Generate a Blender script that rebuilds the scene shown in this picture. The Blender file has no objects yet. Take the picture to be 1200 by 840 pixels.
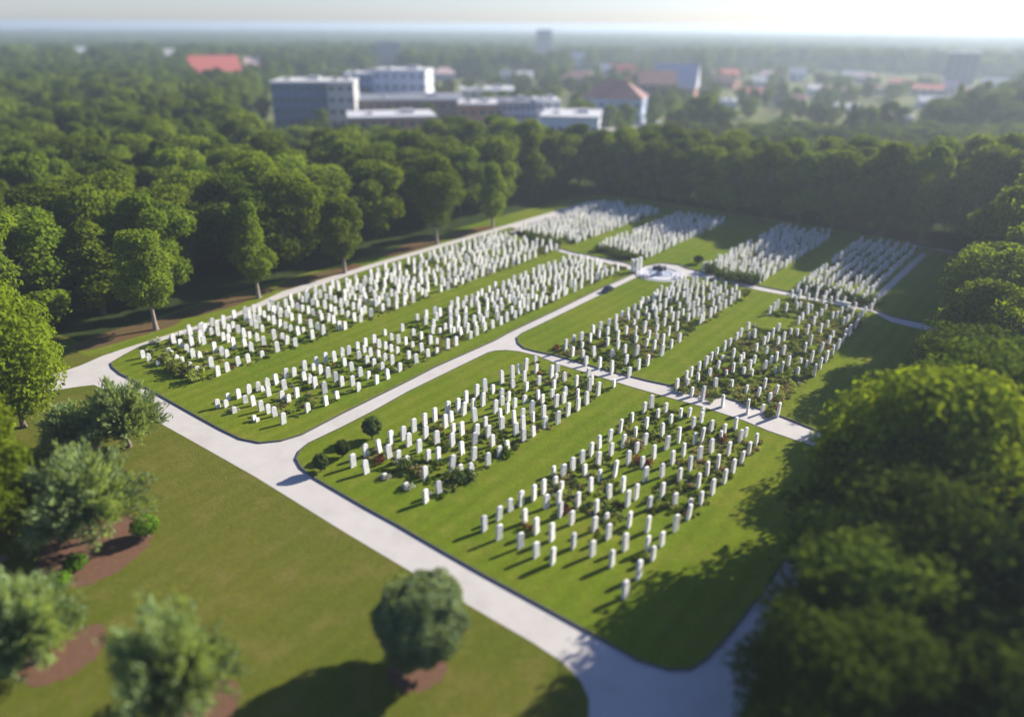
HAZE,SKY,SUN,FSTOP,EXPO,DUST=.00042,.052,5.0,.0275,1.3,.4
import bpy, bmesh, math, random
import numpy as np
from mathutils import Vector, Matrix
from mathutils.geometry import tessellate_polygon
R=math.radians
sc=bpy.context.scene
col=sc.collection
random.seed(7)
rng=np.random.default_rng(11)

# ---------------------------------------------------------------- camera maths
CH=40.0; FP=856.0; PITCH=math.atan2(391,856); ROLL=0.0065
_f=(0,math.cos(PITCH),-math.sin(PITCH)); _u0=(0,math.sin(PITCH),math.cos(PITCH))
_c,_s=math.cos(ROLL),math.sin(ROLL)
_r=(_c,_u0[1]*_s,_u0[2]*_s); _u=(-_s,_u0[1]*_c,_u0[2]*_c)
def G(px,py,z=0.0):
    a=(px-600)/FP; b=-(py-420)/FP
    d=[_f[i]+a*_r[i]+b*_u[i] for i in range(3)]
    t=(z-CH)/d[2]
    return (d[0]*t,d[1]*t)
def PJ(x,y,z):
    v=(x,y,z-CH)
    D=sum(v[i]*_f[i] for i in range(3))
    return (600+FP*sum(v[i]*_r[i] for i in range(3))/D, 420-FP*sum(v[i]*_u[i] for i in range(3))/D, D)
def hgt(px,py,ptop):
    x,y=G(px,py); lo,hi=0,39.
    for _ in range(30):
        m=(lo+hi)/2
        if PJ(x,y,m)[1]>ptop: lo=m
        else: hi=m
    return lo
AZA=R(38.5)                       # the plots run along this azimuth (a), across it is b
SA,CA=math.sin(AZA),math.cos(AZA)
def ab(x,y): return (x*SA+y*CA, -x*CA+y*SA)
def xy(a,b): return (a*SA-b*CA, a*CA+b*SA)
ANG_A=math.pi/2-AZA               # rotation z of the a axis

# ---------------------------------------------------------------- materials
def newmat(name):
    m=bpy.data.materials.new(name); m.use_nodes=True
    nt=m.node_tree; nt.nodes.clear()
    out=nt.nodes.new('ShaderNodeOutputMaterial')
    return m,nt,out
def noise(nt,scale,detail=4,rough=.55,vec=None):
    n=nt.nodes.new('ShaderNodeTexNoise'); n.inputs['Scale'].default_value=scale
    n.inputs['Detail'].default_value=detail; n.inputs['Roughness'].default_value=rough
    if vec is not None: nt.links.new(vec,n.inputs['Vector'])
    return n.outputs['Fac']
def ramp(nt,fac,stops):
    r=nt.nodes.new('ShaderNodeValToRGB'); e=r.color_ramp.elements
    e[0].position,e[0].color=stops[0][0],(*stops[0][1],1)
    e[1].position,e[1].color=stops[-1][0],(*stops[-1][1],1)
    for p,c in stops[1:-1]:
        x=e.new(p); x.color=(*c,1)
    nt.links.new(fac,r.inputs['Fac']); return r.outputs['Color']
def mixc(nt,fac,a,b,mode='MIX'):
    m=nt.nodes.new('ShaderNodeMix'); m.data_type='RGBA'; m.blend_type=mode
    for s,v in ((0,fac),(6,a),(7,b)):
        if isinstance(v,(int,float)): m.inputs[s].default_value=v
        elif isinstance(v,tuple): m.inputs[s].default_value=(*v,1)
        else: nt.links.new(v,m.inputs[s])
    return m.outputs[2]
def pos(nt):
    return nt.nodes.new('ShaderNodeNewGeometry').outputs['Position']
def objco(nt):
    return nt.nodes.new('ShaderNodeTexCoord').outputs['Object']
def bump(nt,h,strength,dist=.05):
    b=nt.nodes.new('ShaderNodeBump'); b.inputs['Strength'].default_value=strength; b.inputs['Distance'].default_value=dist
    nt.links.new(h,b.inputs['Height']); return b.outputs['Normal']
def principled(nt,out,colr,rough=.8,normal=None,metal=0,spec=.3):
    p=nt.nodes.new('ShaderNodeBsdfPrincipled')
    if isinstance(colr,tuple): p.inputs['Base Color'].default_value=(*colr,1)
    else: nt.links.new(colr,p.inputs['Base Color'])
    p.inputs['Roughness'].default_value=rough; p.inputs['Metallic'].default_value=metal
    p.inputs['Specular IOR Level'].default_value=spec
    if normal is not None: nt.links.new(normal,p.inputs['Normal'])
    nt.links.new(p.outputs[0],out.inputs['Surface']); return p
def simple(name,c,rough=.7,var=.15,scale=3,metal=0,spec=.3,bmp=.2):
    m,nt,out=newmat(name)
    n=noise(nt,scale,5,.6,objco(nt))
    cc=mixc(nt,n,tuple(x*(1-var) for x in c),tuple(min(1,x*(1+var)) for x in c))
    principled(nt,out,cc,rough,bump(nt,n,bmp,.03),metal,spec); return m
def grass_mat(name,c1,c2,c3,stripe=.0,dry=.5,fine=1.):
    "mown turf: patchy, with faint mowing bands along the plots and tufty bump"
    m,nt,out=newmat(name); P=pos(nt)
    big=noise(nt,.055,4,.6,P); mid=noise(nt,.38,5,.65,P); fin=noise(nt,3.2*fine,6,.75,P)
    base=mixc(nt,ramp(nt,big,[(.38,(0,0,0)),(.66,(1,1,1))]),c1,c2)
    base=mixc(nt,ramp(nt,mid,[(.50,(0,0,0)),(.80,(dry,dry,dry))]),base,c3)
    map_=nt.nodes.new('ShaderNodeMapping'); map_.inputs['Rotation'].default_value=(0,0,AZA)
    nt.links.new(P,map_.inputs['Vector'])
    w=nt.nodes.new('ShaderNodeTexWave'); w.inputs['Scale'].default_value=.16; w.inputs['Distortion'].default_value=1.2
    w.inputs['Detail'].default_value=2
    nt.links.new(map_.outputs[0],w.inputs['Vector'])
    k=nt.nodes.new('ShaderNodeMapRange'); k.inputs[3].default_value=1-stripe; k.inputs[4].default_value=1+stripe
    nt.links.new(w.outputs['Fac'],k.inputs[0])
    base=mixc(nt,1.0,base,k.outputs[0],'MULTIPLY')
    f=nt.nodes.new('ShaderNodeMapRange'); f.inputs[1].default_value=.25; f.inputs[2].default_value=.75
    f.inputs[3].default_value=.72; f.inputs[4].default_value=1.3
    nt.links.new(fin,f.inputs[0]); base=mixc(nt,1.0,base,f.outputs[0],'MULTIPLY')
    tuft=noise(nt,7,3,.7,P)
    principled(nt,out,base,1,bump(nt,tuft,.7,.12),0,0); return m
def leaf_mat(name,dark,light,trans=.3,tscale=.35):
    m,nt,out=newmat(name)
    oi=nt.nodes.new('ShaderNodeObjectInfo')
    n=noise(nt,tscale,3,.6,objco(nt)); fin=noise(nt,2.5,3,.6,objco(nt))
    c=mixc(nt,ramp(nt,n,[(.35,(0,0,0)),(.65,(1,1,1))]),dark,light)
    k=nt.nodes.new('ShaderNodeMapRange'); k.inputs[3].default_value=.62; k.inputs[4].default_value=1.4
    nt.links.new(oi.outputs['Random'],k.inputs[0]); c=mixc(nt,1.0,c,k.outputs[0],'MULTIPLY')
    k2=nt.nodes.new('ShaderNodeMapRange'); k2.inputs[1].default_value=.3;k2.inputs[2].default_value=.7
    k2.inputs[3].default_value=.7; k2.inputs[4].default_value=1.35
    nt.links.new(fin,k2.inputs[0]); c=mixc(nt,1.0,c,k2.outputs[0],'MULTIPLY')
    d=nt.nodes.new('ShaderNodeBsdfDiffuse'); t=nt.nodes.new('ShaderNodeBsdfTranslucent')
    nt.links.new(c,d.inputs[0])
    tc=mixc(nt,1.0,c,(1.35,1.25,.35),'MULTIPLY'); nt.links.new(tc,t.inputs[0])
    x=nt.nodes.new('ShaderNodeMixShader'); x.inputs[0].default_value=trans
    nt.links.new(d.outputs[0],x.inputs[1]); nt.links.new(t.outputs[0],x.inputs[2])
    nt.links.new(x.outputs[0],out.inputs['Surface']); return m

M={}
M['lawn']=grass_mat('lawn_turf',(.092,.134,.010),(.122,.150,.013),(.19,.162,.034),.06,.6)
M['front_lawn']=grass_mat('dry_lawn_turf',(.080,.096,.013),(.104,.104,.018),(.155,.126,.042),.03,.8,.8)
M['ground']=grass_mat('woodland_floor',(.020,.034,.010),(.034,.048,.014),(.060,.052,.026),0,.6)
M['litter']=grass_mat('leaf_litter',(.12,.065,.035),(.10,.075,.035),(.075,.085,.025),0,.7)
M['mulch']=simple('bark_mulch',(.115,.058,.034),.95,.35,2.5,bmp=.7)
M['field']=grass_mat('far_field',(.10,.12,.04),(.17,.17,.09),(.24,.22,.15),0,.7)
def path_mat():
    m,nt,out=newmat('pale_concrete'); P=pos(nt)
    a=noise(nt,.5,5,.6,P); b=noise(nt,9,4,.7,P)
    c=mixc(nt,a,(.37,.345,.325),(.47,.44,.41)); 
    k=nt.nodes.new('ShaderNodeMapRange'); k.inputs[3].default_value=.88; k.inputs[4].default_value=1.08
    nt.links.new(b,k.inputs[0]); c=mixc(nt,1.0,c,k.outputs[0],'MULTIPLY')
    st=noise(nt,.16,6,.7,P); c=mixc(nt,ramp(nt,st,[(.50,(0,0,0)),(.78,(.55,.55,.55))]),c,(.29,.26,.235))
    principled(nt,out,c,.85,bump(nt,b,.15,.01),0,.2); return m
M['path']=path_mat()
M['kerb']=simple('shade_dark_kerb_edging',(.07,.068,.062),.85,.3,4)  # shaded side of the kerb painted in as an overall dark colour
def stone_mat(name,a,b):
    m,nt,out=newmat(name)
    oi=nt.nodes.new('ShaderNodeObjectInfo')
    n=noise(nt,2.2,6,.7,objco(nt)); c=mixc(nt,ramp(nt,n,[(.35,(0,0,0)),(.62,(1,1,1))]),a,b)
    k=nt.nodes.new('ShaderNodeMapRange'); k.inputs[3].default_value=.90; k.inputs[4].default_value=1.03
    nt.links.new(oi.outputs['Random'],k.inputs[0]); c=mixc(nt,1.0,c,k.outputs[0],'MULTIPLY')
    principled(nt,out,c,.6,bump(nt,n,.3,.02),0,.3); return m
M['stone']=stone_mat('white_marble',(.56,.545,.51),(.76,.755,.74))
M['grey_stone']=stone_mat('weathered_grey_marble',(.36,.36,.38),(.56,.56,.58))
M['leafA']=leaf_mat('broadleaf_foliage',(.088,.130,.009),(.150,.195,.014),.45)
M['leafB']=leaf_mat('dark_broadleaf_foliage',(.062,.102,.009),(.115,.160,.013),.45)
M['leafN']=leaf_mat('bright_broadleaf_foliage',(.11,.165,.017),(.17,.225,.022),.46)
M['leafG']=leaf_mat('grey_green_foliage',(.15,.205,.095),(.23,.30,.14),.45)
M['leafS']=leaf_mat('shrub_foliage',(.15,.19,.035),(.24,.27,.08),.45,1.2)
M['leafO']=leaf_mat('olive_brown_foliage',(.21,.19,.08),(.32,.28,.15),.45,1.2)
M['leafR']=leaf_mat('red_foliage',(.14,.045,.025),(.20,.075,.04),.2,1.2)
M['leafW']=leaf_mat('white_blossom_foliage',(.10,.12,.06),(.55,.56,.50),.2,9)
M['leafD']=leaf_mat('dark_shrub_foliage',(.05,.08,.02),(.09,.125,.035),.3,1.2)
M['leafL']=leaf_mat('lime_foliage',(.09,.17,.015),(.12,.21,.02),.3)
M['leafK']=leaf_mat('shade_darkened_foliage',(.040,.070,.010),(.078,.112,.013),.33)  # shade on the lower right trees painted in as darker leaf colour
M['bark']=simple('bark',(.13,.10,.08),.95,.4,5,bmp=.8)
M['pale_bark']=simple('pale_bark',(.22,.18,.155),.95,.3,5,bmp=.8)

# ---------------------------------------------------------------- object helpers
def tag(o,label=None,cat=None,group=None,kind=None):
    if label: o['label']=label
    if cat: o['category']=cat
    if group: o['group']=group
    if kind: o['kind']=kind
    return o
def link(name,me,parent=None):
    o=bpy.data.objects.new(name,me); col.objects.link(o)
    if parent: o.parent=parent
    return o
def empty(name,loc,rz=0):
    o=bpy.data.objects.new(name,None); col.objects.link(o)
    o.location=loc; o.rotation_euler=(0,0,rz); o.empty_display_size=.5; return o
def mesh(name,v,f,mat,smooth=False):
    me=bpy.data.meshes.new(name); me.from_pydata([tuple(map(float,p)) for p in v],[],f); me.materials.append(mat)
    if smooth: me.shade_smooth()
    me.update(); return me
def bmmesh(name,bm,mat,smooth=False):
    me=bpy.data.meshes.new(name); bmesh.ops.recalc_face_normals(bm,faces=bm.faces[:]); bm.to_mesh(me); bm.free(); me.materials.append(mat)
    if smooth: me.shade_smooth()
    return me
def box(bm,c,s,rz=0,bev=0):
    r=bmesh.ops.create_cube(bm,size=1,matrix=Matrix.Translation(c)@Matrix.Rotation(rz,4,'Z')@Matrix.Diagonal((*s,1)))
    if bev:
        vs=set(r['verts']); es=[e for e in bm.edges if e.verts[0] in vs and e.verts[1] in vs]
        bmesh.ops.bevel(bm,geom=es,offset=bev,segments=2,affect='EDGES')
def cyl(bm,c,r,h,seg=20,axis='Z',r2=None):
    m=Matrix.Translation(c)
    if axis=='X': m=m@Matrix.Rotation(R(90),4,'Y')
    if axis=='Y': m=m@Matrix.Rotation(R(90),4,'X')
    bmesh.ops.create_cone(bm,cap_ends=True,segments=seg,radius1=r,radius2=r if r2 is None else r2,depth=h,matrix=m)
def chaikin(p,n=2,closed=True):
    for _ in range(n):
        q=[]; L=len(p)
        for i in range(L if closed else L-1):
            a,b=p[i],p[(i+1)%L]
            q+=[(a[0]*.75+b[0]*.25,a[1]*.75+b[1]*.25),(a[0]*.25+b[0]*.75,a[1]*.25+b[1]*.75)]
        p=q
    return p
def area(p): return sum(p[i-1][0]*p[i][1]-p[i][0]*p[i-1][1] for i in range(len(p)))/2
def slab(name,poly,z0,z1,mat,parent=None):
    if area(poly)<0: poly=poly[::-1]
    n=len(poly); tris=tessellate_polygon([[Vector((x,y,0)) for x,y in poly]])
    v=[(x,y,z1) for x,y in poly]; f=[]
    for t in tris:
        a,b,c=[Vector(v[k]) for k in t]
        if abs((b-a).cross(c-a).z)<1e-9: continue
        f.append(tuple(t) if (b-a).cross(c-a).z>0 else tuple(t[::-1]))
    if z0 is not None:
        v+=[(x,y,z0) for x,y in poly]
        for i in range(n): j=(i+1)%n; f.append((n+i,n+j,j,i))
    return link(name,mesh(name,v,f,mat),parent)
def ringstrip(name,poly,w,z0,z1,mat):
    "kerb of width w round a closed outline, outside it"
    if area(poly)<0: poly=poly[::-1]
    n=len(poly); outp=[]
    for i in range(n):
        a,b,c=poly[i-1],poly[i],poly[(i+1)%n]
        t=Vector((c[0]-a[0],c[1]-a[1])).normalized(); outp.append((b[0]+t.y*w,b[1]-t.x*w))
    v=[(*p,z1) for p in poly]+[(*p,z1) for p in outp]+[(*p,z0) for p in outp]
    f=[]
    for i in range(n):
        j=(i+1)%n; f+=[(i,n+i,n+j,j),(n+i,2*n+i,2*n+j,n+j)]
    return link(name,mesh(name,v,f,mat))
def inpoly(x,y,p):
    c=False; j=len(p)-1
    for i in range(len(p)):
        if (p[i][1]>y)!=(p[j][1]>y) and x<(p[j][0]-p[i][0])*(y-p[i][1])/(p[j][1]-p[i][1])+p[i][0]: c=not c
        j=i
    return c

# ---------------------------------------------------------------- foliage builders
def quads(name,P,Nn,size,mat,aspect=.62,T=None):
    n=len(P)
    if T is None:
        T=rng.normal(size=(n,3))
    T=T-(T*Nn).sum(1,keepdims=True)*Nn; T/=np.linalg.norm(T,axis=1,keepdims=True)+1e-9
    B=np.cross(Nn,T); s=size[:,None]
    V=np.stack([P-T*s,P+B*s*aspect-T*s*.1,P+T*s,P-B*s*aspect+T*s*.1],1).reshape(-1,3).astype(np.float32)
    me=bpy.data.meshes.new(name); me.vertices.add(4*n); me.vertices.foreach_set('co',V.ravel())
    me.loops.add(4*n); me.loops.foreach_set('vertex_index',np.arange(4*n,dtype=np.int32))
    me.polygons.add(n); me.polygons.foreach_set('loop_start',np.arange(0,4*n,4,dtype=np.int32))
    me.materials.append(mat); me.update(); me.validate(); return me
def unit(v): return v/(np.linalg.norm(v,axis=-1,keepdims=True)+1e-9)
def clumps(seed,H,z0,Rad,n,shape='round'):
    g=np.random.default_rng(seed); out=[]
    zc=z0+(H-z0)*(.46 if shape!='cone' else .35); 
    while len(out)<n:
        z=z0+(H-z0)*g.random()
        if shape=='cone': pr=Rad*max(.08,(1-(z-z0)/(H-z0))**.75)*min(1,((z-z0)/(H-z0)+.05)/.18)
        else:
            hz=(H-zc) if z>zc else (zc-z0); e=2.6 if shape=='full' else 2.1
            pr=Rad*max(0,1-(abs(z-zc)/hz)**e)**(1/2)
        a=g.random()*2*math.pi; k=math.sqrt(g.uniform(.12,.78)); cr=Rad*g.uniform(.26,.46)*(0.75+.25*pr/Rad)
        if z+cr*.8>H: z=H-cr*.8
        rr=max(0,pr-cr*.55)*k**.7*g.uniform(.85,1.12)
        out.append((rr*math.cos(a),rr*math.sin(a),z,cr))
    return np.array(out)
def crown(name,seed,H,z0,Rad,nc,nl,leaf,mat,shape='round'):
    g=np.random.default_rng(seed); C=clumps(seed,H,z0,Rad,nc,shape)
    w=C[:,3]**2; idx=g.choice(len(C),nl,p=w/w.sum())
    d=unit(g.normal(size=(nl,3))); d[:,2]=np.where((d[:,2]<0)&(g.random(nl)<.45),-d[:,2],d[:,2])
    r=C[idx,3]*(g.random(nl)**.25)*g.uniform(.88,1.1,nl)
    # lobed surface: leaves gather into sprays
    r*=1+.16*np.sin(d[:,0]*7+idx)*np.sin(d[:,1]*6+idx*2)*np.cos(d[:,2]*5)
    P=C[idx,:3]+d*r[:,None]*np.array([1,1,.8])
    Nn=unit(d*.8+g.normal(size=(nl,3))*.55+np.array([0,0,.35]))
    return quads(name,P,Nn,leaf*g.uniform(.6,1.35,nl),mat),C
def ballcrown(name,seed,r,zc,nl,leaf,mat,sq=.95):
    g_=np.random.default_rng(seed); d=unit(g_.normal(size=(nl,3)))
    lump=sum(np.sin(d@unit(g_.normal(size=3))*k_+g_.random()*6) for k_ in (5,7,9,12,15))/5
    P=d*(r*(.86+.19*lump)*(g_.random(nl)**.16))[:,None]*np.array([1,1,sq]); P[:,2]+=zc
    Nn=unit(d*.9+g_.normal(size=(nl,3))*.6+np.array([0,0,.2]))
    return quads(name,P,Nn,leaf*g_.uniform(.6,1.3,nl),mat)
def tubes(name,segs,mat,sides=7):
    v=[];f=[]
    for pts in segs:
        base=len(v)
        for i,(p,r) in enumerate(pts):
            a=Vector(pts[max(0,i-1)][0]); b=Vector(pts[min(len(pts)-1,i+1)][0]); t=(b-a).normalized()
            x=t.orthogonal().normalized() if abs(t.z)<.9 else (Vector((1,0,0))-t*t.x).normalized(); y=t.cross(x)
            for k in range(sides):
                th=2*math.pi*k/sides; q=Vector(p)+(x*math.cos(th)+y*math.sin(th))*r; v.append(tuple(q))
        for i in range(len(pts)-1):
            for k in range(sides):
                a0=base+i*sides+k; a1=base+i*sides+(k+1)%sides
                f.append((a0,a1,a1+sides,a0+sides))
    return mesh(name,v,f,mat,True)
def trunkmesh(name,C,H,z0,mat,seed,rad=.32,nl=11):
    g=random.Random(seed); segs=[]
    top=H*.72; bend=(g.uniform(-.4,.4),g.uniform(-.4,.4))
    def tp(t): return (bend[0]*math.sin(t*3),bend[1]*math.sin(t*2.4),t*top)
    segs.append([((0,0,-.25),rad*1.7),((0,0,.25),rad*1.15)]+[(tp(t/6),rad*(1-.75*t/6)) for t in range(1,7)])
    order=list(range(len(C))); g.shuffle(order)
    for i in order[:nl]:
        c=C[i]; t=min(.92,max(.28,(c[2]/top)*.62)); s=Vector(tp(t)); e=Vector(c[:3]); m=(s+e)/2+Vector((0,0,.06*H))*g.uniform(-.2,.6)
        r=rad*(1-.75*t)*.55; segs.append([(s,r),(m,r*.65),(e,r*.2)])
    return tubes(name,segs,mat)

# ---------------------------------------------------------------- the setting
def disc_ground():
    bm=bmesh.new(); rings=[0,60,160,400,1000,2500,5500,9000]; seg=72; prev=None
    c=bm.verts.new((0,0,-.012))
    for r in rings[1:]:
        cur=[bm.verts.new((r*math.cos(2*math.pi*k/seg),r*math.sin(2*math.pi*k/seg),-.012)) for k in range(seg)]
        for k in range(seg):
            j=(k+1)%seg
            if prev is None: bm.faces.new((c,cur[k],cur[j]))
            else: bm.faces.new((prev[k],cur[k],cur[j],prev[j]))
        prev=cur
    return bmmesh('ground',bm,M['ground'])
tag(link('ground',disc_ground()),kind='structure')
PX=lambda *pts:[G(*p) for p in pts]
AB=lambda *pts:[xy(*p) for p in pts]
# dry lawn in front, verges and clearing round the plots (4 mm apart, lowest first)
tag(slab('front_lawn',AB((32.5,9),(36,98),(34,112),(20,116),(0,110),(-30,100),(-60,40),(-30,-2),(10,2),(24,6)),None,.0,M['front_lawn']),kind='structure')
tag(slab('verge_grass',chaikin(AB((34,96),(33,104),(60,105.5),(90,104.5),(120,106),(160,104),(166,98),(166,10),(130,4),(80,2),(30,4),(30,12),(90,14),(150,16),(150,90),(60,94)),1),None,.004,M['lawn']),kind='structure')
for i,(a,b,L,W) in enumerate([(44,102,8,2.6),(59,102.6,9,2.4),(76,101.8,8,2.2),(100,102.8,9,2.2),(116,101.6,7,2)]):
    g=random.Random(i); pts=[]
    for k in range(16):
        t=2*math.pi*k/16; q=g.uniform(.8,1.25); pts.append(xy(a-2.5+L*q*math.cos(t),b+W*q*math.sin(t)))
    tag(slab('pine_straw_patch',chaikin(pts,2),None,.008,M['litter']),kind='structure')
path_out=PX((690,236),(600,262),(440,308),(330,342),(270,370),(217,386),(150,407),(120,417),(95,428),(60,440),(20,452),(-60,470))+\
  PX((-60,500),(20,470),(60,458),(92,453),(110,451),(127,458),(155,474),(188,496),(240,525),(300,559),(350,590),(400,621),(467,661),(563,717),(625,753),(660,776),(680,797),(690,818))+\
  AB((27.5,15.6),(20,15),(10,13.5),(0,10),(-4,4),(4,3.5),(14,8),(24,9.2),(30,9.0),(45,9.2),(68,8.5),(100,8.5),(150,8.5),(162,14),(163,22),(160,60),(158,96))
tag(slab('path',path_out,None,.012,M['path']),kind='structure')
Z1=.14
def bline(px,py0,py1): return PX((px,py0),(px,py1))
I1=PX((131,426),(146,417),(165,407),(217,393.5),(270,376),(330,351),(440,314),(600,267),(640,289),(655,296),(672,300.5),(700,307),(738,317),(745,320),(700,340),(655,362),(597,389.5),(578.7,399.5),(510,430),(480,445.5),(400,485),(353,509.5),(330,516.5),(305,519),(283,514.5),(260,503.5),(228,486),(195,467.5),(160,447.5),(142,438.5),(133,431))
I2=PX((348,538),(352,529),(362,520.5),(400,502.5),(440,482),(480,459.5),(530,435),(572,414.5),(580,412.3),(593,411.6),(608,413.2),(630,418.5),(653,428),(700,442.5),(740,455),(780,466.5),(820,477.5),(870,494),(900,506.5),(960,527))+AB((69.6,12.4),(60,12.3),(48,12.2),(41.6,12.4),(38,12.7),(36.3,13.2),(35.4,14.3),(34.8,16.3))+PX((690,740),(628,706),(567,673),(515,643.5),(467,615.5),(432,596.5),(400,578),(368,559.5),(354,548.5))
I3=PX((606.5,396),(612,391.5),(625,385.5),(680,358.5),(720,339),(752,323.5),(760,328),(775,331),(792,329),(806,325),(830,327.5),(890,341.5),(925,348),(980,358.5),(1022,366.5))+AB((114.2,19),(113.6,12.2),(76.5,12.2))+PX((993,520),(960,505.5),(917,488.5),(880,475.5),(840,462.5),(800,455),(760,446.5),(719,436.5),(683,426),(651,416.5),(630,412.5),(615,408.5),(608,403))
I4=AB((117.2,95.3))+PX((655,291),(672,296),(700,301.5),(735,308.5))+PX((750,315),(757,311.5),(775,308.5),(795,310.5),(806,315),(850,325.5),(890,335.5),(925,342.5),(980,354),(1024,363))+AB((117,19.5),(117,12.2),(150,12.2),(161,14),(161.5,40),(161,80),(157,95.3))
for nm,P in (('lawn',I1),('lawn',I2),('lawn',I3),('lawn',I4)):
    tag(slab('lawn',P,-.02,Z1,M['lawn']),kind='structure')
    tag(ringstrip('kerb',P,.14,0,Z1+.02,M['kerb']),kind='structure')
# pale strip path down the right hand side of the far right plot
tag(slab('strip_path',AB((119,22.9),(157,22.6),(157,23.7),(119,24.1)),None,Z1+.004,M['path']),kind='structure')
tag(slab('strip_path',AB((118,94.0),(154,94.0),(154,95.0),(118,95.0)),None,Z1+.004,M['path']),kind='structure')

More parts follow.
